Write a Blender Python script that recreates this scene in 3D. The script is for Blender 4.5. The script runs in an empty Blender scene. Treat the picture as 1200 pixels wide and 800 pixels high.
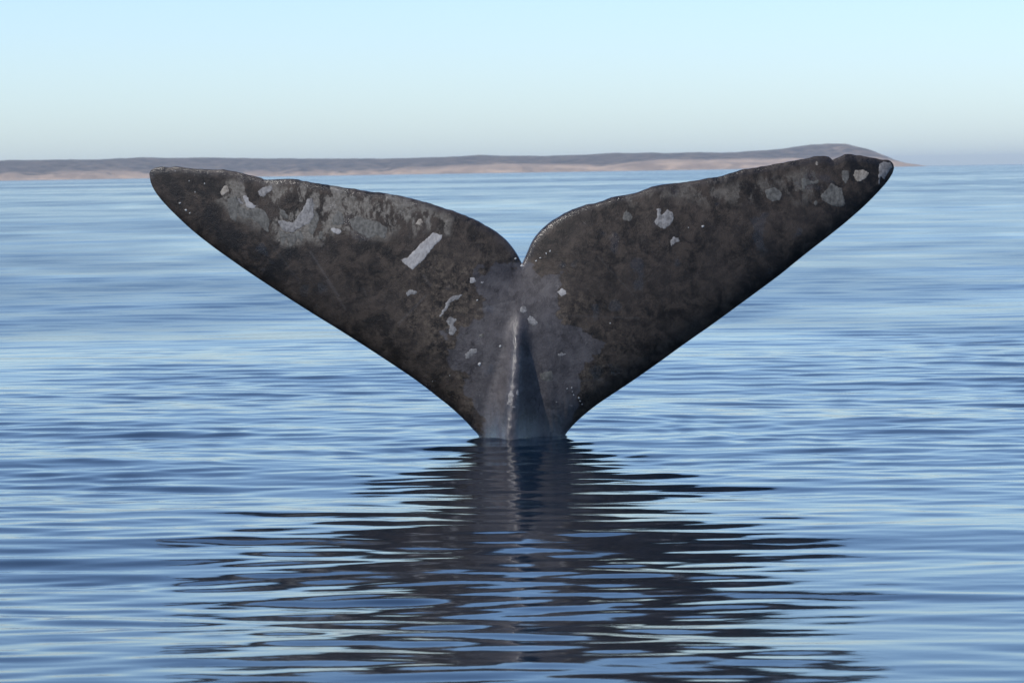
import bpy, math, random
import numpy as np
from mathutils import Matrix, Vector
from mathutils.geometry import delaunay_2d_cdt

R = math.radians
random.seed(7)
rng = np.random.default_rng(11)
scene = bpy.context.scene

# ------------------------------------------------------------------ camera
F_PX, CX, CY = 4355.0, 600.0, 400.0          # focal length in photo pixels, photo centre
CAM_H, CAM_D = 1.79, 25.5                    # eye height above the sea, distance to the whale
PITCH, ROLL = math.atan((400 - 201.6) / F_PX), R(0.90)
fwd = np.array([0, math.cos(PITCH), -math.sin(PITCH)])
r0 = np.array([1.0, 0, 0]); u0 = np.array([0, math.sin(PITCH), math.cos(PITCH)])
cr, sr = math.cos(ROLL), math.sin(ROLL)
right = cr * r0 - sr * u0
up = sr * r0 + cr * u0
cam_pos = np.array([0.0, -CAM_D, CAM_H])
cam = bpy.data.cameras.new('camera'); cam_o = bpy.data.objects.new('camera', cam)
scene.collection.objects.link(cam_o)
M = Matrix.Identity(4)
for i in range(3):
    M[i][0], M[i][1], M[i][2], M[i][3] = right[i], up[i], -fwd[i], cam_pos[i]
cam_o.matrix_world = M
cam.sensor_width = 36; cam.sensor_fit = 'HORIZONTAL'
cam.lens = F_PX / 1200 * 36
cam.clip_start = 0.5; cam.clip_end = 90000
cam.dof.use_dof = True; cam.dof.focus_distance = CAM_D; cam.dof.aperture_fstop = 11.0
scene.camera = cam_o

# ------------------------------------------------------------------ sky, sun, exposure
SUN_EL, SUN_AZ = 50.0, 237.0                 # azimuth clockwise from +Y (view direction): behind, left
world = bpy.data.worlds.new('World'); scene.world = world; world.use_nodes = True
nt = world.node_tree
sky = nt.nodes.new('ShaderNodeTexSky'); sky.sky_type = 'NISHITA'; sky.sun_disc = False
sky.sun_elevation = R(SUN_EL); sky.sun_rotation = R(SUN_AZ)
sky.altitude = 1200; sky.air_density = 0.9; sky.dust_density = 1.3; sky.ozone_density = 5.6
bg = nt.nodes['Background']; bg.inputs['Strength'].default_value = 0.15
nt.links.new(sky.outputs[0], bg.inputs['Color'])
sl = bpy.data.lights.new('sun', 'SUN'); sl.energy = 2.5; sl.angle = R(0.53); sl.color = (1, 0.95, 0.87)
so = bpy.data.objects.new('sun', sl); scene.collection.objects.link(so)
sd = Vector((math.sin(R(SUN_AZ)) * math.cos(R(SUN_EL)), math.cos(R(SUN_AZ)) * math.cos(R(SUN_EL)), math.sin(R(SUN_EL))))
so.rotation_euler = sd.to_track_quat('Z', 'Y').to_euler(); so.location = (-20, -20, 40)
vs = scene.view_settings
vs.view_transform = 'Standard'; vs.look = 'None'; vs.gamma = 1; vs.use_curve_mapping = False
vs.exposure = 0.26
scene.render.engine = 'CYCLES'
scene.cycles.max_bounces = 8; scene.cycles.volume_bounces = 1; scene.cycles.use_denoising = True
scene.cycles.sample_clamp_indirect = 6

# ------------------------------------------------------------------ helpers
def link(o, parent=None):
    scene.collection.objects.link(o)
    if parent is not None: o.parent = parent
    return o

def mesh_np(name, co, quads, mat, smooth=True, parent=None):
    me = bpy.data.meshes.new(name)
    co = np.asarray(co, np.float32); quads = np.asarray(quads, np.int32)
    k = quads.shape[1]
    me.vertices.add(len(co)); me.vertices.foreach_set('co', co.ravel())
    me.loops.add(quads.size); me.loops.foreach_set('vertex_index', quads.ravel())
    me.polygons.add(len(quads)); me.polygons.foreach_set('loop_start', np.arange(0, quads.size, k, dtype=np.int32))
    me.update(calc_edges=True); me.validate()
    me.polygons.foreach_set('use_smooth', np.full(len(me.polygons), smooth))
    me.materials.append(mat)
    return link(bpy.data.objects.new(name, me), parent)

def attr(o, name, vals):
    a = o.data.attributes.new(name, 'FLOAT', 'POINT')
    a.data.foreach_set('value', np.asarray(vals, np.float32))

def vnoise(x, y, seed=0):
    """smooth value noise, about -1..1"""
    xi = np.floor(x).astype(np.int64); yi = np.floor(y).astype(np.int64)
    xf = x - xi; yf = y - yi
    xf = xf * xf * (3 - 2 * xf); yf = yf * yf * (3 - 2 * yf)
    def h(a, b):
        n = (a * 374761393 + b * 668265263 + seed * 2147483647) & 0xffffffff
        n = ((n ^ (n >> 13)) * 1274126177) & 0xffffffff
        return ((n ^ (n >> 16)) & 0xffff) / 32767.5 - 1
    return ((h(xi, yi) * (1 - xf) + h(xi + 1, yi) * xf) * (1 - yf) +
            (h(xi, yi + 1) * (1 - xf) + h(xi + 1, yi + 1) * xf) * yf)

def fbm(x, y, seed=0, oct=4):
    s = 0; a = 1; t = 0
    for k in range(oct):
        s = s + a * vnoise(x * 2**k, y * 2**k, seed + k * 17); t += a; a *= 0.5
    return s / t

def sstep(a, b, x):
    t = np.clip((x - a) / (b - a), 0, 1)
    return t * t * (3 - 2 * t)

class NT:
    """short-hand for node materials"""
    def __init__(s, name):
        s.m = bpy.data.materials.new(name); s.m.use_nodes = True
        s.t = s.m.node_tree; s.b = s.t.nodes['Principled BSDF']
    def n(s, typ, **kw):
        nd = s.t.nodes.new(typ)
        for k, v in kw.items(): setattr(nd, k, v)
        return nd
    def l(s, a, b): s.t.links.new(a, b)
    def put(s, sock, v):
        if isinstance(v, bpy.types.NodeSocket): s.l(v, sock)
        else: sock.default_value = v
    def attr(s, name):
        return s.n('ShaderNodeAttribute', attribute_name=name).outputs['Fac']
    def noise(s, vec, scale, detail=4, rough=0.55, dist=0):
        nd = s.n('ShaderNodeTexNoise'); nd.inputs['Scale'].default_value = scale
        nd.inputs['Detail'].default_value = detail; nd.inputs['Roughness'].default_value = rough
        nd.inputs['Distortion'].default_value = dist
        s.l(vec, nd.inputs['Vector']); return nd.outputs['Fac']
    def ramp(s, v, a, b, c=0.0, d=1.0):
        nd = s.n('ShaderNodeMapRange', interpolation_type='SMOOTHSTEP')
        s.put(nd.inputs[0], v); nd.inputs[1].default_value = a; nd.inputs[2].default_value = b
        nd.inputs[3].default_value = c; nd.inputs[4].default_value = d
        return nd.outputs[0]
    def math(s, op, a, b=0.0):
        nd = s.n('ShaderNodeMath', operation=op); s.put(nd.inputs[0], a); s.put(nd.inputs[1], b)
        return nd.outputs[0]
    def mix(s, f, a, b):
        nd = s.n('ShaderNodeMix', data_type='RGBA')
        s.put(nd.inputs[0], f)
        for sock, v in ((nd.inputs[6], a), (nd.inputs[7], b)):
            if isinstance(v, tuple): v = (*v, 1)
            s.put(sock, v)
        return nd.outputs[2]
    def bump(s, hgt, strength, dist, normal=None):
        nd = s.n('ShaderNodeBump'); nd.inputs['Strength'].default_value = strength
        nd.inputs['Distance'].default_value = dist; s.l(hgt, nd.inputs['Height'])
        if normal is not None: s.l(normal, nd.inputs['Normal'])
        return nd.outputs[0]
    def obj(s): return s.n('ShaderNodeTexCoord').outputs['Object']
    def scaled(s, vec, sc):
        nd = s.n('ShaderNodeMapping'); nd.inputs['Scale'].default_value = sc
        s.l(vec, nd.inputs['Vector']); return nd.outputs[0]

# ------------------------------------------------------------------ sea
def sea_material():
    k = NT('sea_water')
    b = k.b
    b.inputs['Base Color'].default_value = (0.0006, 0.008, 0.020, 1)
    b.inputs['IOR'].default_value = 1.333
    k.l(k.attr('rough'), b.inputs['Roughness'])
    pos = k.n('ShaderNodeNewGeometry').outputs['Position']
    v = k.scaled(pos, (0.55, 1, 1))
    n1 = k.noise(v, 9.0, 3, 0.5)
    near = k.bump(n1, 1.0, 0.0010)
    k.l(near, b.inputs['Normal'])
    return k.m

SEA_R = 30000.0
WAVE_SLOPE = 0.042
def build_sea():
    # rows at growing distance, columns fanned finely over the stretch of sea in view
    rr = [1.5]
    while rr[-1] < SEA_R:
        r = rr[-1]
        g = 0.03 if r < 9 else (0.0018 if r < 40 else 0.0028 if r < 90 else (0.003 if r < 180 else 0.0055 if r < 600 else 0.02))
        rr.append(r * (1 + g))
    rr[-1] = SEA_R; rr = np.array(rr)
    fine = np.linspace(-R(14), R(14), 490)
    coarse = np.linspace(R(14), 2 * math.pi - R(14), 70)[1:-1]
    th = np.concatenate([fine, coarse])
    nr, na = len(rr), len(th)
    X = (rr[:, None] * np.sin(th)[None]).astype(np.float32)
    Y = (rr[:, None] * np.cos(th)[None] - CAM_D).astype(np.float32)
    cell = np.gradient(rr)[:, None]
    lat = (rr[:, None] * np.gradient(th)[None])
    c2 = np.maximum(cell, lat * 0.6).astype(np.float32)
    Z = np.zeros_like(X); lost = np.zeros_like(X)
    n = 170
    lam = np.exp(np.linspace(math.log(0.11), math.log(60), n)) * rng.uniform(0.97, 1.03, n)
    w = np.exp(-0.5 * ((np.log(lam) - math.log(0.42)) / 0.68)**2) + 0.14 + 0.26 * np.exp(-0.5 * ((np.log(lam) - math.log(4.0)) / 0.7)**2)
    slope = w / np.sqrt((w**2).sum() / 2) * WAVE_SLOPE
    ang = rng.normal(0, R(21), n) + R(5)
    ph = rng.uniform(0, 2 * math.pi, n)
    gust = 1 + 0.85 * fbm(X / 2.6 + 40, Y / 7.0, 3, 3) + 0.35 * fbm(X / 11 + 9, Y / 30, 8, 2)
    gust = gust.astype(np.float32)
    for i in range(n):
        kk = 2 * math.pi / lam[i]
        vis = sstep(2.2, 4.0, lam[i] / c2)
        mod = gust if lam[i] < 1.6 else 1.0
        Z += (slope[i] / kk * vis * mod * np.sin(kk * (X * math.sin(ang[i]) + Y * math.cos(ang[i])) + ph[i])).astype(np.float32)
        lost += (slope[i]**2 / 2 * (1 - vis) * (mod * mod)).astype(np.float32)
    # rings spreading from the tail where it breaks the surface
    rd = np.hypot(X - 0.03, Y + 0.1)
    for li, si in ((0.21, 0.030), (0.27, 0.040), (0.36, 0.045), (0.50, 0.045), (0.7, 0.035)):
        kk = 2 * math.pi / li; pz = rng.uniform(0, 6.28)
        wob = 0.45 * fbm(X / 0.9 + li * 31, Y / 0.9, 201, 2)
        env = np.exp(-rd / 2.3) * sstep(0.15, 0.5, rd) * (0.7 + 0.6 * fbm(X / 1.3, Y / 1.3 + li * 17, 203, 2))
        Z += (si / kk * env * np.sin(kk * (rd + wob) + pz) * sstep(2.2, 4.0, li / c2)).astype(np.float32)
    sig = np.sqrt(lost + 0.004**2)
    band = 1 + 1.3 * fbm(X / 60, Y / 80, 91, 5)
    band = 1 + (np.clip(band, 0.25, 2.2) - 1) * sstep(30, 120, np.broadcast_to(rr[:, None], X.shape))
    rough = np.sqrt(np.clip(sig * 0.75 * band, 0.0004, 0.2))
    co = np.stack([X, Y, Z], -1).reshape(-1, 3)
    idx = np.arange(nr * na).reshape(nr, na)
    a = idx[:-1]; bq = idx[1:]
    q = np.stack([a, np.roll(a, -1, 1), np.roll(bq, -1, 1), bq], -1).reshape(-1, 4)[:, ::-1]
    # close the small hole below the boat position
    co = np.vstack([co, [[0, -CAM_D, 0]]]); c = len(co) - 1
    o = mesh_np('sea', co, q, sea_material())
    attr(o, 'rough', np.append(rough.ravel(), 0.1))
    o['kind'] = 'structure'
    return o
build_sea()

# ------------------------------------------------------------------ far coast
LAND_D = 8500.0
def land_material():
    k = NT('coast')
    hf = k.attr('hfrac'); tan = k.attr('tan')
    pos = k.obj()
    big = k.noise(k.scaled(pos, (0.011, 0.011, 0.05)), 1.0, 5, 0.6)
    fine = k.noise(k.scaled(pos, (0.03, 0.03, 0.1)), 1.0, 5, 0.65)
    scrub = k.mix(k.ramp(fine, 0.35, 0.7), (0.055, 0.045, 0.042), (0.24, 0.18, 0.135))
    earth = k.mix(k.ramp(big, 0.3, 0.7), (0.60, 0.42, 0.28), (0.30, 0.21, 0.15))
    f = k.math('ADD', tan, k.math('MULTIPLY', k.math('SUBTRACT', big, 0.5), 2.0))
    col = k.mix(k.ramp(f, 0.30, 0.70), scrub, earth)
    k.l(col, k.b.inputs['Base Color'])
    k.b.inputs['Roughness'].default_value = 0.95
    k.b.inputs['Specular IOR Level'].default_value = 0.1
    return k.m

def build_land():
    px = np.array([-900, -500, -200, 0, 60, 130, 165, 200, 300, 430, 520, 560, 600, 640, 700, 740, 900, 960, 1000, 1015, 1035, 1050, 1062, 1072, 1080, 1088, 1096])
    hp = np.array([20, 26, 23, 23.5, 23, 24.8, 23.6, 23.8, 20.8, 18.4, 19.4, 20.4, 19.2, 19, 19.2, 20.6, 19.4, 23, 27.4, 28.6, 27, 22.5, 17.5, 11.5, 7, 3.5, -1.0])
    m = LAND_D / F_PX
    xs = np.linspace(px[0], px[-1], 900)
    top = np.interp(xs, px, hp) * m
    x_m = (xs - 600) * m
    top = top + 1.4 * fbm(x_m / 90, x_m * 0 + 3, 4, 4) * np.clip(top / 20, 0, 1)
    # cross-section of the coast: beach, tan cliff, scrub shelf, upper rise, plateau
    dd = np.array([-40, 0, 15, 40, 70, 110, 160, 230, 320, 430, 560, 720, 900, 1150, 1500, 2000.0])
    ff = np.array([-0.10, 0.0, 0.06, 0.18, 0.30, 0.38, 0.44, 0.55, 0.68, 0.80, 0.90, 0.97, 1.0, 0.99, 0.93, 0.8])
    dfine = np.concatenate([np.linspace(-40, 200, 40), np.linspace(212, 2000, 60)])
    f1 = np.interp(dfine, dd, ff)
    XX, DD = np.meshgrid(x_m, dfine, indexing='ij')
    gully = fbm(XX / 60, DD / 160, 21, 4)
    shift = DD + 70 * gully * sstep(0, 60, DD) + 50 * fbm(XX / 300, DD / 900, 5, 2)
    Fq = np.interp(shift, dd, ff)
    Z = top[:, None] * Fq * (LAND_D + np.clip(DD, 0, 900)) / LAND_D
    Z = Z + 2.6 * gully * sstep(10, 80, DD) * np.clip(top[:, None] / 20, 0, 1)
    Z[top < 0] = np.minimum(Z[top < 0], -1)
    Y = LAND_D - CAM_D + DD + 60 * fbm(XX / 500, XX * 0, 31, 3)
    co = np.stack([XX, Y, Z], -1).reshape(-1, 3)
    n, k = XX.shape
    idx = np.arange(n * k).reshape(n, k)
    q = np.stack([idx[:-1, :-1], idx[1:, :-1], idx[1:, 1:], idx[:-1, 1:]], -1).reshape(-1, 4)
    o = mesh_np('headland', co, q, land_material())
    pxx = XX / m + 600
    right_w = sstep(430, 620, pxx)
    edge = 0.30 + 0.18 * right_w + 0.16 * fbm(XX / 220, XX * 0, 77, 3)
    tan = 0.5 + (edge - Fq) * (1.6 + 2.0 * right_w)
    tan = np.where(pxx > 1000, np.maximum(tan, 0.42), tan)
    attr(o, 'hfrac', Fq.ravel()); attr(o, 'tan', np.clip(tan, 0, 1).ravel())
    o['kind'] = 'structure'
build_land()

# ------------------------------------------------------------------ whale: outline traced as directions, set on the raised tail's own curved sheet
LEAN, SWEEP = math.tan(R(7)), 0.030
def sheet(x, z): return z * LEAN + SWEEP * x * x
def px2w(p):
    p = np.asarray(p, float).reshape(-1, 2)
    d = fwd[None] + ((p[:, :1] - CX) / F_PX) * right[None] - ((p[:, 1:] - CY) / F_PX) * up[None]
    t = np.full(len(p), CAM_D)
    for _ in range(12):
        q = cam_pos + d * t[:, None]
        t += (sheet(q[:, 0], q[:, 2]) - q[:, 1]) / d[:, 1]
    q = cam_pos + d * t[:, None]
    return q[:, [0, 2]]

def catmull(P, per=10):
    P = np.asarray(P, float); out = []
    E = np.vstack([2 * P[0] - P[1], P, 2 * P[-1] - P[-2]])
    for i in range(1, len(E) - 2):
        a, b, c, d = E[i - 1:i + 3]
        for t in np.linspace(0, 1, per, endpoint=False):
            out.append(0.5 * (2 * b + (c - a) * t + (2 * a - 5 * b + 4 * c - d) * t * t + (3 * b - a - 3 * c + d) * t**3))
    out.append(P[-1]); return np.array(out)

NOTCH = (611.8, 308.4)
L_TRAIL = [NOTCH, (605.4, 296.4), (595.6, 283.3), (582.4, 271.7), (565, 261.4), (543, 251.5), (521.2, 243.9), (499.3, 236.7), (477.5, 231.2),
           (444.7, 225.7), (411.9, 221), (390, 217.4), (378.7, 215.5), (357, 212), (348, 210.5), (326, 210), (311, 210), (305.4, 208.3),
           (291, 204.6), (269, 200), (256, 198.9), (225.6, 197.3), (201.5, 195.6), (184, 196.7), (177, 199.5), (174.8, 203.5)]
L_LEAD = [(574, 545), (561.4, 511.8), (554.4, 503), (543.4, 491), (528, 476.8), (512.8, 464.8), (497.5, 452.8), (480, 440), (440, 413.5), (399, 387.3),
          (366, 367), (333.3, 346.2), (313, 333), (291.2, 318.5), (269.3, 303.2), (247.5, 287.5), (223.4, 268.2), (199.4, 245.4), (185, 229), (177.5, 216), (174.8, 203.5)]
R_TRAIL = [NOTCH, (616.3, 298.5), (623, 283.5), (630.5, 272.8), (641.5, 262.2), (652.5, 254.8), (665.6, 247.6), (687.5, 240.2), (705, 235), (718, 230.3),
           (740, 227.2), (753, 223.1), (768.4, 218), (792.4, 214.8), (819, 210.8), (837.5, 208), (857, 202.5), (874.7, 198), (907.5, 192.6), (927, 188.7),
           (942.5, 186), (957.8, 183.2), (968.7, 183.2), (973.3, 185), (975.3, 187.2), (977.5, 185.6), (981.8, 184.3), (991.7, 180.6), (1003.7, 181.7), (1016.8, 184.3), (1030, 186.2),
           (1041, 187.6), (1046.3, 191.5), (1047.9, 197)]
R_LEAD = [(646, 548), (660.4, 514), (668, 502), (681, 488.9), (698.7, 474.6), (720.5, 459.8), (740, 446.9), (770, 426), (800, 404.3), (834, 380.5),
          (866.7, 356.7), (910.7, 324.3), (929, 309.6), (951, 292), (973, 275), (995, 257.1), (1016.8, 237.5), (1036.5, 216.7), (1045, 204.7), (1047.9, 197)]
# tail stock below the surface, in metres
nw = px2w([NOTCH])[0]
def lead_w(P, sx):
    w = px2w(P)
    low = np.array([[sx * 0.34, -2.6], [sx * 0.30, -1.8], [sx * 0.235, -1.1], [sx * 0.205, -0.62], [sx * 0.225, -0.36]])
    low[:, 0] += 0.045
    return catmull(np.vstack([low, w]), 12)
LL, RL = lead_w(L_LEAD, -1), lead_w(R_LEAD, 1)
LT, RT = catmull(px2w(L_TRAIL), 12), catmull(px2w(R_TRAIL), 12)
def rough_edge(T, seed):
    s = np.concatenate([[0], np.cumsum(np.hypot(*np.diff(T, axis=0).T))])
    f = sstep(0.05, 0.3, s) * sstep(0, 0.12, s[-1] - s)
    T = T.copy(); T[:, 1] += 0.006 * f * fbm(s * 16, s * 0, seed, 3)
    return T
LT, RT = rough_edge(LT, 1), rough_edge(RT, 2)
CEN = catmull(np.array([[0.03, -2.6], [0.03, -1.3], [0.02, -0.5], [0.03, 0.0], [0.055, 0.55], [0.065, 0.9], nw]), 30)

def seg_dist(P, poly, step=1):
    poly = poly[::step] if step > 1 else poly
    best = np.full(len(P), 1e9)
    for a, b in zip(poly[:-1], poly[1:]):
        ab = b - a; L2 = (ab**2).sum() + 1e-12
        t = np.clip(((P - a) @ ab) / L2, 0, 1)
        d = ((P - a - t[:, None] * ab)**2).sum(1)
        np.minimum(best, d, out=best)
    return np.sqrt(best)

def front_height(P):
    """how far the near face stands out of the sheet"""
    x, z = P[:, 0], P[:, 1]
    dl = np.minimum(seg_dist(P, LL, 3), seg_dist(P, RL, 3))
    dt = np.minimum(seg_dist(P, LT, 2), seg_dist(P, RT, 2))
    ax = np.abs(x - 0.06)
    H = 0.05 + 0.115 * np.exp(-(ax / 1.5)**2)
    W = 0.10 + 0.38 * np.exp(-(ax / 1.7)**2)
    W = np.where(z < 0.4, np.maximum(0.13, W * sstep(-0.4, 0.5, z)), W)
    u = np.clip(dl / W, 0, 1)
    pl = np.sqrt(np.clip(1 - (1 - u)**2.2, 0, 1))
    v = np.clip(dt / 0.55, 0, 1)
    e = np.sqrt(np.clip(1 - (1 - np.clip(dt / 0.028, 0, 1))**2, 0, 1)) * 0.017
    pt = e + (1 - 0.017) * 0
    body = H * pl * (0.14 * np.sqrt(np.clip(1 - (1 - np.clip(dt / 0.03, 0, 1))**2, 0, 1)) + 0.86 * (1 - (1 - v)**1.8))
    # soft swellings of the flesh
    sw = 0.012 * fbm(x * 1.6 + 5, z * 1.8, 41, 2) + 0.005 * fbm(x * 5, z * 5, 43, 2)
    body = body + sw * np.clip(dl / 0.15, 0, 1) * np.clip(dt / 0.12, 0, 1)
    # tail stock and its keel
    cx = np.interp(z, [-2.6, -0.5, 0, 0.75, 1.2], [0.03, 0.0, -0.018, 0.048, 0.065])
    inside = np.clip(dl / 0.10, 0, 1)
    B = np.interp(z, [-2.6, -1.2, -0.4, 0, 0.35, 0.75, 1.05], [0.42, 0.34, 0.17, 0.095, 0.055, 0.018, 0.0])
    bulge = B * np.exp(-((x - cx) / np.interp(z, [-1.5, 0, 1], [0.2, 0.17, 0.24]))**2)
    K = np.interp(z, [-2.6, -0.6, 0, 0.3, 0.6, 0.80, 0.90], [0.05, 0.16, 0.165, 0.125, 0.070, 0.018, 0.0])
    kw = np.interp(z, [-1, 0, 0.4, 0.8], [0.15, 0.115, 0.078, 0.046])
    keel = K * np.exp(-np.abs((x - cx) / kw)**2.2)
    groove = -0.022 * np.exp(-((np.abs(x - cx) - kw * 1.75) / 0.055)**2) * sstep(0.85, 0.2, z) * sstep(-0.5, 0, z)
    flute = 0.010 * fbm(x * 26 + z * 2.0, z * 1.8, 51, 3) * sstep(0.45, 0.0, z)
    scrape = 0.0075 * fbm(x * 24, z * 38, 57, 3) * np.exp(-((x - cx) / (kw * 1.1))**2) * sstep(0.85, 0.6, z)
    # shallow dish either side of the notch
    nd = np.hypot(x - nw[0], z - nw[1])
    dish = -0.012 * np.exp(-(nd / 0.16)**2) * np.clip(dt / 0.05, 0, 1)
    return body + (bulge + keel + groove + flute + scrape) * inside**0.6 + dish

def front_pt(P, off=0.0):
    return np.stack([P[:, 0], sheet(P[:, 0], P[:, 1]) - front_height(P) - off, P[:, 1]], -1)

def arc(poly, fr):
    s = np.concatenate([[0], np.cumsum(np.hypot(*np.diff(poly, axis=0).T))]); s /= s[-1]
    return np.stack([np.interp(fr, s, poly[:, 0]), np.interp(fr, s, poly[:, 1])], -1)

def cut(poly, target):
    """split a polyline at its point nearest the target"""
    i = int(np.argmin(((poly - target)**2).sum(1))); return poly[:i + 1], poly[i:]

NA, NB, NV, NVB = 280, 460, 170, 40
def half(L, T, tgt):
    La, Lb = cut(L, px2w([tgt])[0])
    fa = np.linspace(0, 1, NA) ; fb = np.linspace(0, 1, NB)
    fa = 1 - (1 - fa)**1.5          # more rows near the waterline and above
    Lp = np.vstack([arc(La, fa), arc(Lb, fb)[1:]])
    Tp = np.vstack([arc(CEN, fa), arc(T, fb)[1:]])
    return Lp, Tp

def vdist(n):
    s = np.linspace(0, 1, n)
    return 0.5 * s + 0.5 * (0.5 - 0.5 * np.cos(math.pi * s))

WOUND = []   # filled below with polygons for mottling
def inpoly(P, poly):
    x, z = P[:, 0], P[:, 1]; r = np.zeros(len(P), bool); j = len(poly) - 1
    for i in range(len(poly)):
        xi, zi = poly[i]; xj, zj = poly[j]
        c = ((zi > z) != (zj > z)) & (x < (xj - xi) * (z - zi) / (zj - zi + 1e-12) + xi)
        r ^= c; j = i
    return r
def soft_poly(P, pixels, soft=0.02, warp=0.03, seed=0, ws=9):
    poly = px2w(pixels)
    Q = P + warp * np.stack([fbm(P[:, 0] * ws, P[:, 1] * ws, seed, 4), fbm(P[:, 0] * ws + 31, P[:, 1] * ws, seed + 5, 4)], -1)
    d = seg_dist(Q, np.vstack([poly, poly[:1]]))
    s = np.where(inpoly(Q, poly), d, -d)
    return sstep(-soft, soft, s)
def zoompx(pts, ox, oy, sc=1189 / 260): return [(ox + a / sc, oy + b / sc) for a, b in pts]

def skin_material():
    k = NT('whale_skin'); b = k.b
    pos = k.obj()
    flat = k.scaled(pos, (1, 0.2, 1))
    zone, mot, scr, wet, brown = (k.attr(n) for n in ('zone', 'mottle', 'scratch', 'wet', 'brown'))
    blk = k.attr('black')
    n_big = k.noise(flat, 2.6, 5, 0.6)
    n_mid = k.noise(flat, 11, 6, 0.68, 0.4)
    n_fine = k.noise(flat, 34, 8, 0.74)
    n_speck = k.noise(flat, 130, 2, 0.5)
    base = k.mix(k.ramp(n_mid, 0.38, 0.66), (0.014, 0.011, 0.009), (0.064, 0.048, 0.037))
    base = k.mix(k.math('MULTIPLY', k.ramp(n_big, 0.42, 0.68), 0.6), base, (0.058, 0.045, 0.037))
    base = k.mix(k.math('MULTIPLY', k.ramp(n_fine, 0.5, 0.75), 0.30), base, (0.10, 0.082, 0.068))
    base = k.mix(k.math('MULTIPLY', k.ramp(n_fine, 0.45, 0.22), 0.5), base, (0.010, 0.009, 0.009))
    # brown lichen-like blotches round the smooth grey middle
    n_li = k.noise(flat, 24, 9, 0.78)
    bf = k.math('MULTIPLY', brown, k.ramp(n_li, 0.46, 0.62))
    base = k.mix(bf, base, k.mix(n_mid, (0.055, 0.038, 0.026), (0.17, 0.135, 0.10)))
    # smooth grey middle
    gz = k.mix(k.ramp(n_mid, 0.3, 0.75), (0.050, 0.044, 0.044), (0.108, 0.096, 0.095))
    gz = k.mix(k.math('MULTIPLY', k.ramp(n_fine, 0.58, 0.72), 0.5), gz, (0.15, 0.145, 0.15))
    vs_ = k.noise(k.scaled(pos, (1, 0.2, 0.78)), 9, 9, 0.74, 0.2)
    gz = k.mix(k.math('MULTIPLY', k.ramp(vs_, 0.52, 0.57), 0.45), gz, (0.118, 0.107, 0.104))
    gz = k.mix(k.math('MULTIPLY', k.ramp(vs_, 0.45, 0.39), 0.55), gz, (0.020, 0.017, 0.017))
    base = k.mix(zone, base, gz)
    base = k.mix(k.math('MULTIPLY', blk, k.ramp(n_mid, 0.72, 0.42)), base, (0.010, 0.009, 0.009))
    # worn pale mottling along the trailing edge: vertical streaks
    st = k.noise(k.scaled(pos, (1, 0.2, 0.55)), 8.5, 8, 0.66, 0.25)
    mf = k.math('MULTIPLY', mot, k.ramp(k.math('ADD', st, k.math('MULTIPLY', n_speck, 0.08)), 0.51, 0.58))
    mcol = k.mix(k.ramp(n_fine, 0.3, 0.7), (0.080, 0.068, 0.055), (0.23, 0.205, 0.172))
    base = k.mix(mf, base, mcol)
    base = k.mix(k.math('MULTIPLY', scr, 0.6), base, (0.16, 0.15, 0.145))
    k.l(base, b.inputs['Base Color'])
    b.inputs['IOR'].default_value = 1.4
    rr = k.math('SUBTRACT', k.ramp(n_mid, 0.3, 0.8, 0.42, 0.56), k.math('MULTIPLY', wet, 0.30))
    k.l(rr, b.inputs['Roughness'])
    b.inputs['Specular IOR Level'].default_value = 0.27
    k.l(k.math('MULTIPLY', wet, 0.9), b.inputs['Coat Weight'])
    b.inputs['Coat Roughness'].default_value = 0.13; b.inputs['Coat IOR'].default_value = 1.36
    hgt = k.math('ADD', k.math('MULTIPLY', n_fine, 1.0), k.math('MULTIPLY', n_speck, 0.35))
    nb = k.bump(hgt, 1.0, 0.006)
    k.l(nb, b.inputs['Normal'])
    cb = k.bump(k.noise(flat, 60, 4, 0.65), 1.0, 0.005)
    k.l(cb, b.inputs['Coat Normal'])
    return k.m

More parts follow.
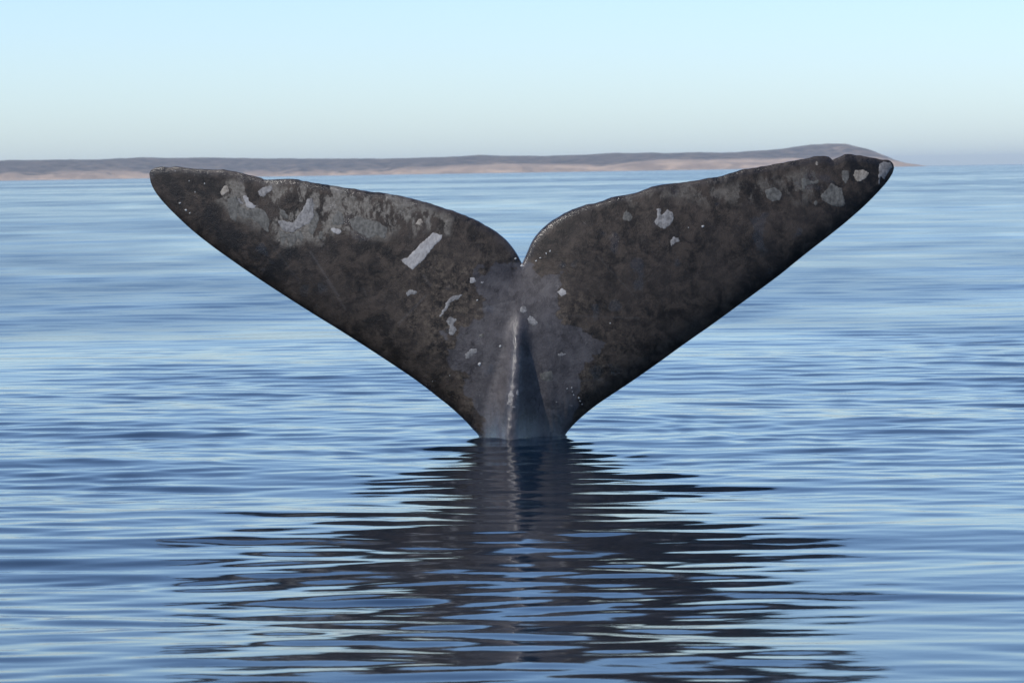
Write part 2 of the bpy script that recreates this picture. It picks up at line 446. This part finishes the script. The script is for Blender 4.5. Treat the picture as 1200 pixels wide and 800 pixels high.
def build_whale():
    co = []; quads = []
    grids = []
    vf = vdist(NV); vb = vdist(NVB)
    left = half(LL, LT, (381, 376)); rgt = half(RL, RT, (840, 376))
    n = len(left[0])
    off = 0
    pts = []
    def block(Pl, Pt, v):
        return Pl[:, None] * (1 - v)[None, :, None] + Pt[:, None] * v[None, :, None]
    # front faces
    fl = block(*left, vf); fr = block(*rgt, vf)
    bl = block(*left, vb); br = block(*rgt, vb)
    def add(P2, sign):
        nonlocal off
        sh = P2.shape[:2]; P = P2.reshape(-1, 2)
        h = front_height(P)
        if sign < 0:
            h = -np.where(h < 0, 0, h) * 0.9
        y = sheet(P[:, 0], P[:, 1]) - h
        co.append(np.stack([P[:, 0], y, P[:, 1]], -1)); pts.append(P)
        idx = np.arange(off, off + len(P)).reshape(sh); off += len(P)
        return idx
    I = [add(fl, 1), add(fr, 1), add(bl, -1), add(br, -1)]
    for j, idx in enumerate(I):
        q = np.stack([idx[:-1, :-1], idx[1:, :-1], idx[1:, 1:], idx[:-1, 1:]], -1).reshape(-1, 4)
        if j in (0, 3): q = q[:, ::-1]
        quads.append(q)
    co = np.vstack(co); quads = np.vstack(quads); P = np.vstack(pts)
    # weld: the halves along the centre line, front to back along the edges
    remap = np.arange(len(co))
    NAi = NA
    remap[I[1][:NAi, -1]] = I[0][:NAi, -1]
    remap[I[3][:NAi, -1]] = I[2][:NAi, -1]
    remap[I[2][:, 0]] = I[0][:, 0]; remap[I[3][:, 0]] = I[1][:, 0]
    remap[I[2][NAi - 1:, -1]] = I[0][NAi - 1:, -1]; remap[I[3][NAi - 1:, -1]] = I[1][NAi - 1:, -1]
    remap[I[3][NAi - 1, -1]] = I[0][NAi - 1, -1]; remap[I[1][NAi - 1, -1]] = I[0][NAi - 1, -1]
    for j in range(4):                       # the two tips close to a point
        remap[I[j][-1, :]] = remap[I[j % 2][-1, 0]]
    remap = remap[remap]
    quads = remap[quads]
    used = np.unique(quads); new = np.full(len(co), -1); new[used] = np.arange(len(used))
    quads = new[quads]; co = co[used]; P = P[used]
    # drop the collapsed faces as triangles-in-quads: keep only quads with 4 different corners, tips as triangles
    srt = np.sort(quads, 1); ok = (np.diff(srt, axis=1) > 0).all(1)
    o = mesh_np('whale', co, quads[ok], skin_material())
    # ---- markings
    zone = soft_poly(P, [(556, 311), (575, 308), (600, 311), (612, 314), (630, 313), (645, 319), (656, 332), (648, 348), (655, 368), (672, 388), (712, 402), (696, 422), (680, 450), (668, 478), (664, 530), (640, 600), (580, 600), (558, 530),
                           (556, 470), (541, 440), (530, 418), (517, 402), (540, 388), (556, 372), (566, 352), (556, 332)], 0.005, 0.12, 3, 10)
    brown = np.clip(soft_poly(P, [(500, 300), (560, 290), (612, 318), (670, 315), (700, 340), (690, 380), (720, 400), (700, 430), (670, 490), (555, 490), (530, 455), (505, 420), (480, 360), (470, 320)], 0.22, 0.15, 9, 4), 0, 1)
    mot = soft_poly(P, [(258, 208), (300, 214), (350, 214), (420, 226), (500, 242), (532, 256), (525, 272), (470, 262), (440, 275), (400, 268), (370, 285), (330, 285), (300, 268), (268, 258), (256, 230)], 0.05, 0.10, 14, 6)
    mot = np.maximum(mot, 0.5 * soft_poly(P, [(720, 234), (800, 220), (850, 212), (905, 205), (915, 220), (880, 238), (830, 235), (780, 236), (735, 240)], 0.05, 0.10, 18, 6))
    mot = np.maximum(mot, 0.5 * soft_poly(P, [(905, 215), (940, 200), (965, 205), (962, 220), (935, 235), (910, 232)], 0.04, 0.10, 19, 6))
    scr = np.zeros(len(P))
    for a, b_, wd, st in [(a_, b2, w2 + 0.004, s2 * 0.45) for a_, b2, w2, s2 in [((364, 294), (398, 346), .0045, .8), ((384, 328), (406, 362), .004, .6), ((468, 378), (500, 345), .006, .6), ((560, 362), (602, 352), .006, .7), ((497, 322), (505, 334), .008, .6),
                          ((645, 368), (748, 372), .006, .35), ((660, 446), (706, 443), .008, .5), ((655, 390), (690, 384), .006, .4), ((524, 400), (560, 380), .005, .4), ((300, 260), (352, 330), .004, .3), ((700, 300), (742, 345), .004, .3)]]:
        d = seg_dist(P, px2w([a, b_])); scr = np.maximum(scr, st * sstep(wd, wd * 0.3, d))
    x, z = P[:, 0], P[:, 1]
    wet = np.maximum(sstep(0.30, 0.0, z + 0.16 * fbm(x * 14, z * 3, 61, 3)) * sstep(0.42, 0.24, np.abs(x - 0.03)), 0)
    cx = np.interp(z, [-2.6, -0.5, 0, 0.75, 1.2], [0.03, 0.0, -0.018, 0.048, 0.065])
    wet = np.maximum(wet, 1.1 * np.exp(-((x - cx + 0.008) / 0.05)**2) * sstep(0.85, 0.7, z))
    dt = np.minimum(seg_dist(P, LT, 3), seg_dist(P, RT, 3))
    wet = np.maximum(wet, 0.85 * sstep(0.06, 0.015, dt))
    spots = sstep(0.42, 0.6, fbm(x * 7 + 3, z * 7, 71, 3)) * 0.75
    wet = np.maximum(wet, spots)
    black = soft_poly(P, [(170, 190), (262, 205), (262, 250), (300, 285), (360, 300), (330, 345), (180, 230)], 0.12, 0.25, 101, 4)
    black = np.maximum(black, soft_poly(P, [(985, 190), (1050, 190), (1040, 225), (960, 290), (880, 350), (850, 350), (900, 300), (950, 255), (990, 225)], 0.12, 0.25, 105, 4))
    for nme, val in (('black', 0.85 * black), ('zone', zone), ('brown', brown * (1 - zone)), ('mottle', mot), ('scratch', scr), ('wet', wet)):
        attr(o, nme, val)
    o['label'] = 'dark whale tail with both broad flukes raised upright out of the calm sea'
    o['category'] = 'whale'
    return o
whale = build_whale()

# ---- pale patches of loose, sloughing skin: thin sheets lying on the flukes
def patch_material(name, lo, hi):
    k = NT(name); b = k.b
    pos = k.obj(); flat = k.scaled(pos, (1, 0.2, 1))
    n1 = k.noise(flat, 38, 6, 0.7, 0.3); n2 = k.noise(k.scaled(pos, (1, 0.2, 0.35)), 60, 4, 0.6)
    f = k.ramp(k.math('ADD', k.math('MULTIPLY', n1, 0.65), k.math('MULTIPLY', n2, 0.35)), 0.35, 0.66)
    col = k.mix(f, lo, hi)
    e = k.math('ADD', k.attr('inner'), k.math('MULTIPLY', k.math('SUBTRACT', n1, 0.5), 1.5))
    k.l(k.mix(k.ramp(e, 0.15, 0.55), (0.048, 0.040, 0.034), col), b.inputs['Base Color'])
    b.inputs['Roughness'].default_value = 0.62; b.inputs['Specular IOR Level'].default_value = 0.3
    k.l(k.bump(n1, 0.9, 0.0035), b.inputs['Normal'])
    return k.m
P_BRIGHT = patch_material('loose_skin_pale', (0.26, 0.24, 0.225), (0.42, 0.395, 0.37))
P_MID = patch_material('loose_skin_grey', (0.12, 0.112, 0.106), (0.31, 0.29, 0.272))
P_DIM = patch_material('loose_skin_dull', (0.060, 0.055, 0.048), (0.165, 0.155, 0.135))
P_TAN = patch_material('loose_skin_tan', (0.16, 0.13, 0.10), (0.40, 0.35, 0.29))

def patch(name, pixels, mat, off=0.0014, jit=0.0035, label=None, seed=0):
    poly = px2w(pixels)
    pr = random.Random(hash(str(pixels)) & 0xffff if seed == 0 else seed)
    pr = random.Random(int(sum(p[0] * 13 + p[1] * 7 for p in pixels)))
    bd = []
    for a, b in zip(poly, np.roll(poly, -1, 0)):
        L = np.hypot(*(b - a)); n = max(1, int(L / 0.012))
        for t in range(n):
            p = a + (b - a) * t / n
            j = jit if L > 0.02 else jit * 0.4
            bd.append((p[0] + pr.uniform(-j, j), p[1] + pr.uniform(-j, j)))
    bd = np.array(bd); m = len(bd)
    g = 0.009
    gx, gz = np.meshgrid(np.arange(bd[:, 0].min(), bd[:, 0].max(), g), np.arange(bd[:, 1].min(), bd[:, 1].max(), g))
    G = np.stack([gx.ravel(), gz.ravel()], -1)
    if len(G):
        G = G + rng.uniform(-0.003, 0.003, G.shape)
        G = G[inpoly(G, bd) & (seg_dist(G, np.vstack([bd, bd[:1]])) > 0.005)]
    allp = np.vstack([bd, G]) if len(G) else bd
    vv, ee, ffc, ov, oe, of_ = delaunay_2d_cdt([Vector(p) for p in allp], [], [list(range(m))], 1, 1e-6)
    V2 = np.array([(v.x, v.y) for v in vv])
    rim = seg_dist(V2, np.vstack([bd, bd[:1]])) < 0.002
    offs = np.where(rim, -0.0015, off) + 0.0006 * np.array([pr.uniform(-1, 1) for _ in V2])
    offs = np.where(rim, -0.0015, offs)
    h = front_height(V2)
    c3 = np.stack([V2[:, 0], sheet(V2[:, 0], V2[:, 1]) - h - offs, V2[:, 1]], -1)
    me = bpy.data.meshes.new(name)
    faces = []
    for f in ffc:
        a, b, c = V2[f[0]], V2[f[1]], V2[f[2]]
        s = (b[0] - a[0]) * (c[1] - a[1]) - (b[1] - a[1]) * (c[0] - a[0])
        faces.append(list(f) if s > 0 else list(f)[::-1])
    me.from_pydata([tuple(p) for p in c3], [], faces)
    me.polygons.foreach_set('use_smooth', [True] * len(me.polygons))
    me.materials.append(mat)
    o = link(bpy.data.objects.new(name, me), whale)
    attr(o, 'inner', sstep(-0.004, 0.016, seg_dist(V2, np.vstack([bd, bd[:1]]))))
    if label: o['label'] = label
    return o

Z1 = lambda pts: zoompx(pts, 160, 170)
Z2 = lambda pts: zoompx(pts, 390, 210)
Z3 = lambda pts: zoompx(pts, 480, 350)
Z4 = lambda pts: zoompx(pts, 600, 210)
Z5 = lambda pts: zoompx(pts, 820, 150)
# left fluke
patch('skin_patch', Z1([(482, 285), (540, 268), (560, 320), (600, 345), (640, 330), (690, 345), (720, 400), (714, 470), (690, 462), (650, 420), (605, 390), (580, 400), (545, 372), (538, 420), (500, 390)]), P_DIM)
patch('skin_patch', Z1([(755, 440), (800, 468), (850, 468), (885, 450), (902, 492), (885, 525), (870, 500), (852, 530), (822, 555), (805, 500), (795, 540), (775, 520)]), P_DIM)
patch('skin_patch', Z1([(930, 360), (960, 340), (985, 380), (975, 440), (945, 495), (920, 460), (925, 410)]), P_DIM)
patch('skin_patch', Z1([(975, 470), (995, 448), (1007, 475), (1000, 505), (972, 505)]), P_DIM)
patch('skin_patch', Z1([(1045, 400), (1080, 340), (1110, 370), (1120, 420), (1090, 435), (1050, 430)]), P_DIM)
patch('skin_patch', Z2([(85, 215), (130, 190), (200, 215), (250, 225), (300, 260), (285, 325), (240, 300), (200, 320), (150, 295), (105, 270)]), P_DIM)
patch('skin_patch', Z1([(760, 330), (800, 350), (835, 400), (790, 395), (765, 370)]), P_DIM)
patch('skin_patch', Z1([(748, 395), (790, 399), (840, 413), (868, 372), (898, 330), (914, 285), (945, 280), (957, 320), (955, 390), (922, 428), (880, 445), (842, 472), (800, 466), (768, 432)]), P_MID, off=0.0022, label='grey hooked patch of loose skin')
patch('skin_patch', Z1([(565, 262), (592, 266), (612, 300), (644, 322), (630, 350), (592, 332), (572, 292)]), P_BRIGHT, off=0.0022)
patch('skin_patch', Z1([(540, 275), (562, 285), (585, 325), (560, 320), (542, 300)]), P_MID, off=0.0022)
patch('skin_patch', Z1([(645, 247), (680, 222), (728, 212), (740, 238), (705, 260), (682, 285), (656, 270)]), P_MID)
patch('skin_patch', Z1([(447, 245), (470, 218), (490, 215), (505, 245), (480, 262), (462, 282), (452, 268)]), P_TAN)
patch('skin_patch', Z1([(1042, 438), (1070, 442), (1102, 450), (1106, 468), (1090, 482), (1060, 470), (1042, 458)]), P_BRIGHT)
patch('skin_patch', Z2([(362, 430), (405, 410), (470, 342), (540, 280), (592, 296), (584, 322), (548, 356), (492, 428), (430, 487), (382, 450)]), P_BRIGHT, off=0.0022, label='pale rectangular strip of loose skin')
patch('skin_patch', Z2([(440, 238), (455, 215), (485, 205), (490, 228), (470, 250), (450, 246)]), P_TAN)
patch('skin_patch', Z2([(385, 602), (420, 583), (460, 590), (452, 612), (405, 625)]), P_MID)
patch('skin_patch', Z2([(612, 642), (650, 615), (698, 612), (680, 640), (645, 652), (612, 700), (578, 742), (556, 745), (590, 695)]), P_MID)
patch('skin_patch', Z3([(190, 112), (222, 85), (262, 105), (240, 130), (262, 160), (236, 196), (206, 182), (214, 142)]), P_MID)
patch('skin_patch', Z2([(733, 522), (762, 518), (773, 545), (746, 566), (734, 548)]), P_BRIGHT)
patch('skin_patch', Z2([(780, 548), (802, 540), (828, 550), (802, 560)]), P_BRIGHT, jit=0.003)
# middle
patch('skin_patch', Z2([(996, 682), (1030, 668), (1048, 695), (1026, 718), (1002, 704)]), P_MID)
patch('skin_patch', Z2([(1040, 742), (1060, 716), (1090, 745), (1101, 770), (1076, 786), (1046, 766)]), P_MID)
patch('skin_patch', Z3([(293, 292), (328, 256), (364, 258), (368, 276), (332, 312), (302, 322)]), P_MID, label='grey oval patch of loose skin beside the keel')
patch('skin_patch', Z3([(790, 292), (812, 275), (857, 292), (830, 301), (796, 307)]), P_MID, jit=0.004)
patch('skin_patch', Z3([(365, 190), (392, 175), (405, 195), (378, 208)]), P_DIM)
patch('skin_patch', Z3([(850, 560), (872, 555), (880, 572), (866, 578)]), P_MID, jit=0.002)
patch('skin_patch', Z3([(366, 508), (380, 502), (388, 512), (372, 520)]), P_MID, jit=0.002)
patch('skin_patch', Z3([(524, 505), (536, 470), (556, 468), (560, 502), (548, 540), (520, 552)]), P_MID, jit=0.004)
patch('skin_patch', Z3([(566, 472), (586, 460), (590, 498), (570, 510)]), P_MID, jit=0.004)
patch('skin_patch', Z3([(515, 556), (560, 552), (592, 566), (556, 566)]), P_MID, jit=0.003)
patch('skin_patch', Z3([(690, 392), (730, 380), (765, 375), (768, 425), (735, 440), (700, 425)]), P_DIM)
# right fluke
patch('skin_patch', Z4([(770, 156), (795, 150), (800, 188), (826, 155), (855, 170), (868, 205), (855, 240), (815, 270), (780, 256), (755, 226), (772, 200)]), P_MID, off=0.0022, label='round grey patch of loose skin with a torn upper edge')
patch('skin_patch', Z4([(835, 335), (860, 302), (894, 310), (896, 334), (870, 345), (850, 362)]), P_MID)
patch('skin_patch', Z4([(580, 202), (610, 160), (640, 185), (654, 205), (630, 226), (595, 222)]), P_DIM)
patch('skin_patch', Z4([(237, 602), (262, 575), (297, 595), (295, 615), (262, 627)]), P_BRIGHT)
patch('skin_patch', Z5([(640, 362), (680, 320), (700, 290), (735, 310), (762, 320), (772, 375), (785, 412), (750, 428), (700, 416), (652, 388)]), P_DIM, off=0.0022, label='dull grey angular patch of loose skin')
patch('skin_patch', Z5([(818, 252), (830, 220), (880, 222), (910, 240), (896, 265), (852, 295), (826, 280)]), P_TAN, label='tan ragged patch of skin')
patch('skin_patch', Z5([(750, 222), (800, 226), (802, 270), (776, 305), (756, 270)]), P_DIM)
patch('skin_patch', Z5([(540, 260), (580, 270), (602, 284), (640, 270), (642, 298), (572, 310), (550, 352), (538, 300)]), P_DIM)
patch('skin_patch', Z5([(602, 400), (622, 378), (634, 400), (615, 424)]), P_DIM)
patch('skin_patch', Z5([(345, 330), (400, 310), (440, 345), (430, 390), (385, 400), (350, 370)]), P_DIM)
patch('skin_patch', Z5([(610, 180), (632, 172), (640, 200), (622, 210)]), P_TAN, jit=0.004)
patch('skin_patch', Z5([(957, 192), (980, 177), (1024, 182), (1034, 212), (1008, 245), (990, 282), (972, 262), (958, 320), (952, 262)]), P_MID, off=0.0022, label='crusted white patch at the fluke tip')
# single white spots: barnacle-like skin marks, plus bright glints put in as white colour
def spot(px, r):
    c = px2w([px])[0]; V = []; Fc = []
    n = 9
    tilt = random.uniform(0, math.pi); el = random.uniform(0.45, 0.95); r = r * random.uniform(0.75, 1.25)
    wob = [random.uniform(0.7, 1.25) for _ in range(n)]
    def rg(f):
        out = []
        for q, a in enumerate(np.linspace(0, 2 * math.pi, n, endpoint=False)):
            u, v = f * r * wob[q] * math.cos(a), f * r * wob[q] * el * math.sin(a)
            out.append(c + np.array([u * math.cos(tilt) - v * math.sin(tilt), u * math.sin(tilt) + v * math.cos(tilt)]))
        return out
    ring, ring2 = rg(1.0), rg(0.55)
    A = front_pt(np.array(ring), -0.002); B = front_pt(np.array(ring2), r * 0.25); C = front_pt(c[None], r * 0.3)
    V = np.vstack([A, B, C])
    for i in range(n):
        j = (i + 1) % n
        Fc += [(i, j, n + j), (i, n + j, n + i), (n + i, n + j, 2 * n)]
    me = bpy.data.meshes.new('white_spot'); me.from_pydata([tuple(v) for v in V], [], Fc)
    me.polygons.foreach_set('use_smooth', [True] * len(me.polygons)); me.materials.append(P_WHITE)
    o = link(bpy.data.objects.new('white_spot', me), whale)
    attr(o, 'inner', np.ones(len(V)))
    return o
P_WHITE = patch_material('white_mark_glint', (0.32, 0.31, 0.29), (0.60, 0.58, 0.55))  # white of the skin marks, shared by the painted glints
for p, r in [((664.2, 453.6), .008), ((669.6, 452.6), .008), ((670.3, 457.3), .007), ((671.8, 461.2), .008), ((677.9, 464.8), .009), ((679.5, 468.6), .007), ((681.9, 472.4), .006), ((651.8, 469.2), .006),
             ((586.3, 404), .010), ((562, 425), .012), ((527.4, 438.6), .008), ((507, 445.8), .006), ((714.4, 377.6), .010), ((640, 297), .009), ((644.5, 294), .008), ((633, 302), .009), ((628, 305.5), .008),
             ((205.5, 200.5), .007), ((211.5, 238), .010), ((218.6, 246), .011), ((223, 249.5), .010), ((229, 225), .009), ((222, 212), .007), ((240, 215), .007), ((604, 303), .009), ((611.5, 311), .011), ((559.5, 350.8), .009), ((806, 266.5), .007), ((823, 265), .010)]:
    spot(p, r)

# ------------------------------------------------------------------ air between the boat and the coast
def build_haze():
    k = NT('haze_air'); t = k.t
    t.nodes.remove(k.b)
    v = k.n('ShaderNodeVolumePrincipled')
    v.inputs['Color'].default_value = (0.85, 0.94, 1.0, 1); v.inputs['Density'].default_value = HAZE
    v.inputs['Anisotropy'].default_value = 0.0
    k.l(v.outputs[0], t.nodes['Material Output'].inputs['Volume'])
    e = SEA_R + 400
    co = [(x, y - CAM_D, z) for z in (-6, 75) for x, y in ((-e, -e), (e, -e), (e, e), (-e, e))]
    q = [(0, 3, 2, 1), (4, 5, 6, 7), (0, 1, 5, 4), (1, 2, 6, 5), (2, 3, 7, 6), (3, 0, 4, 7)]
    o = mesh_np('haze', co, q, k.m, smooth=False)
    o['kind'] = 'stuff'; o['label'] = 'thin pale haze lying over the sea in front of the coast'; o['category'] = 'haze'
HAZE = 4.6e-5
build_haze()
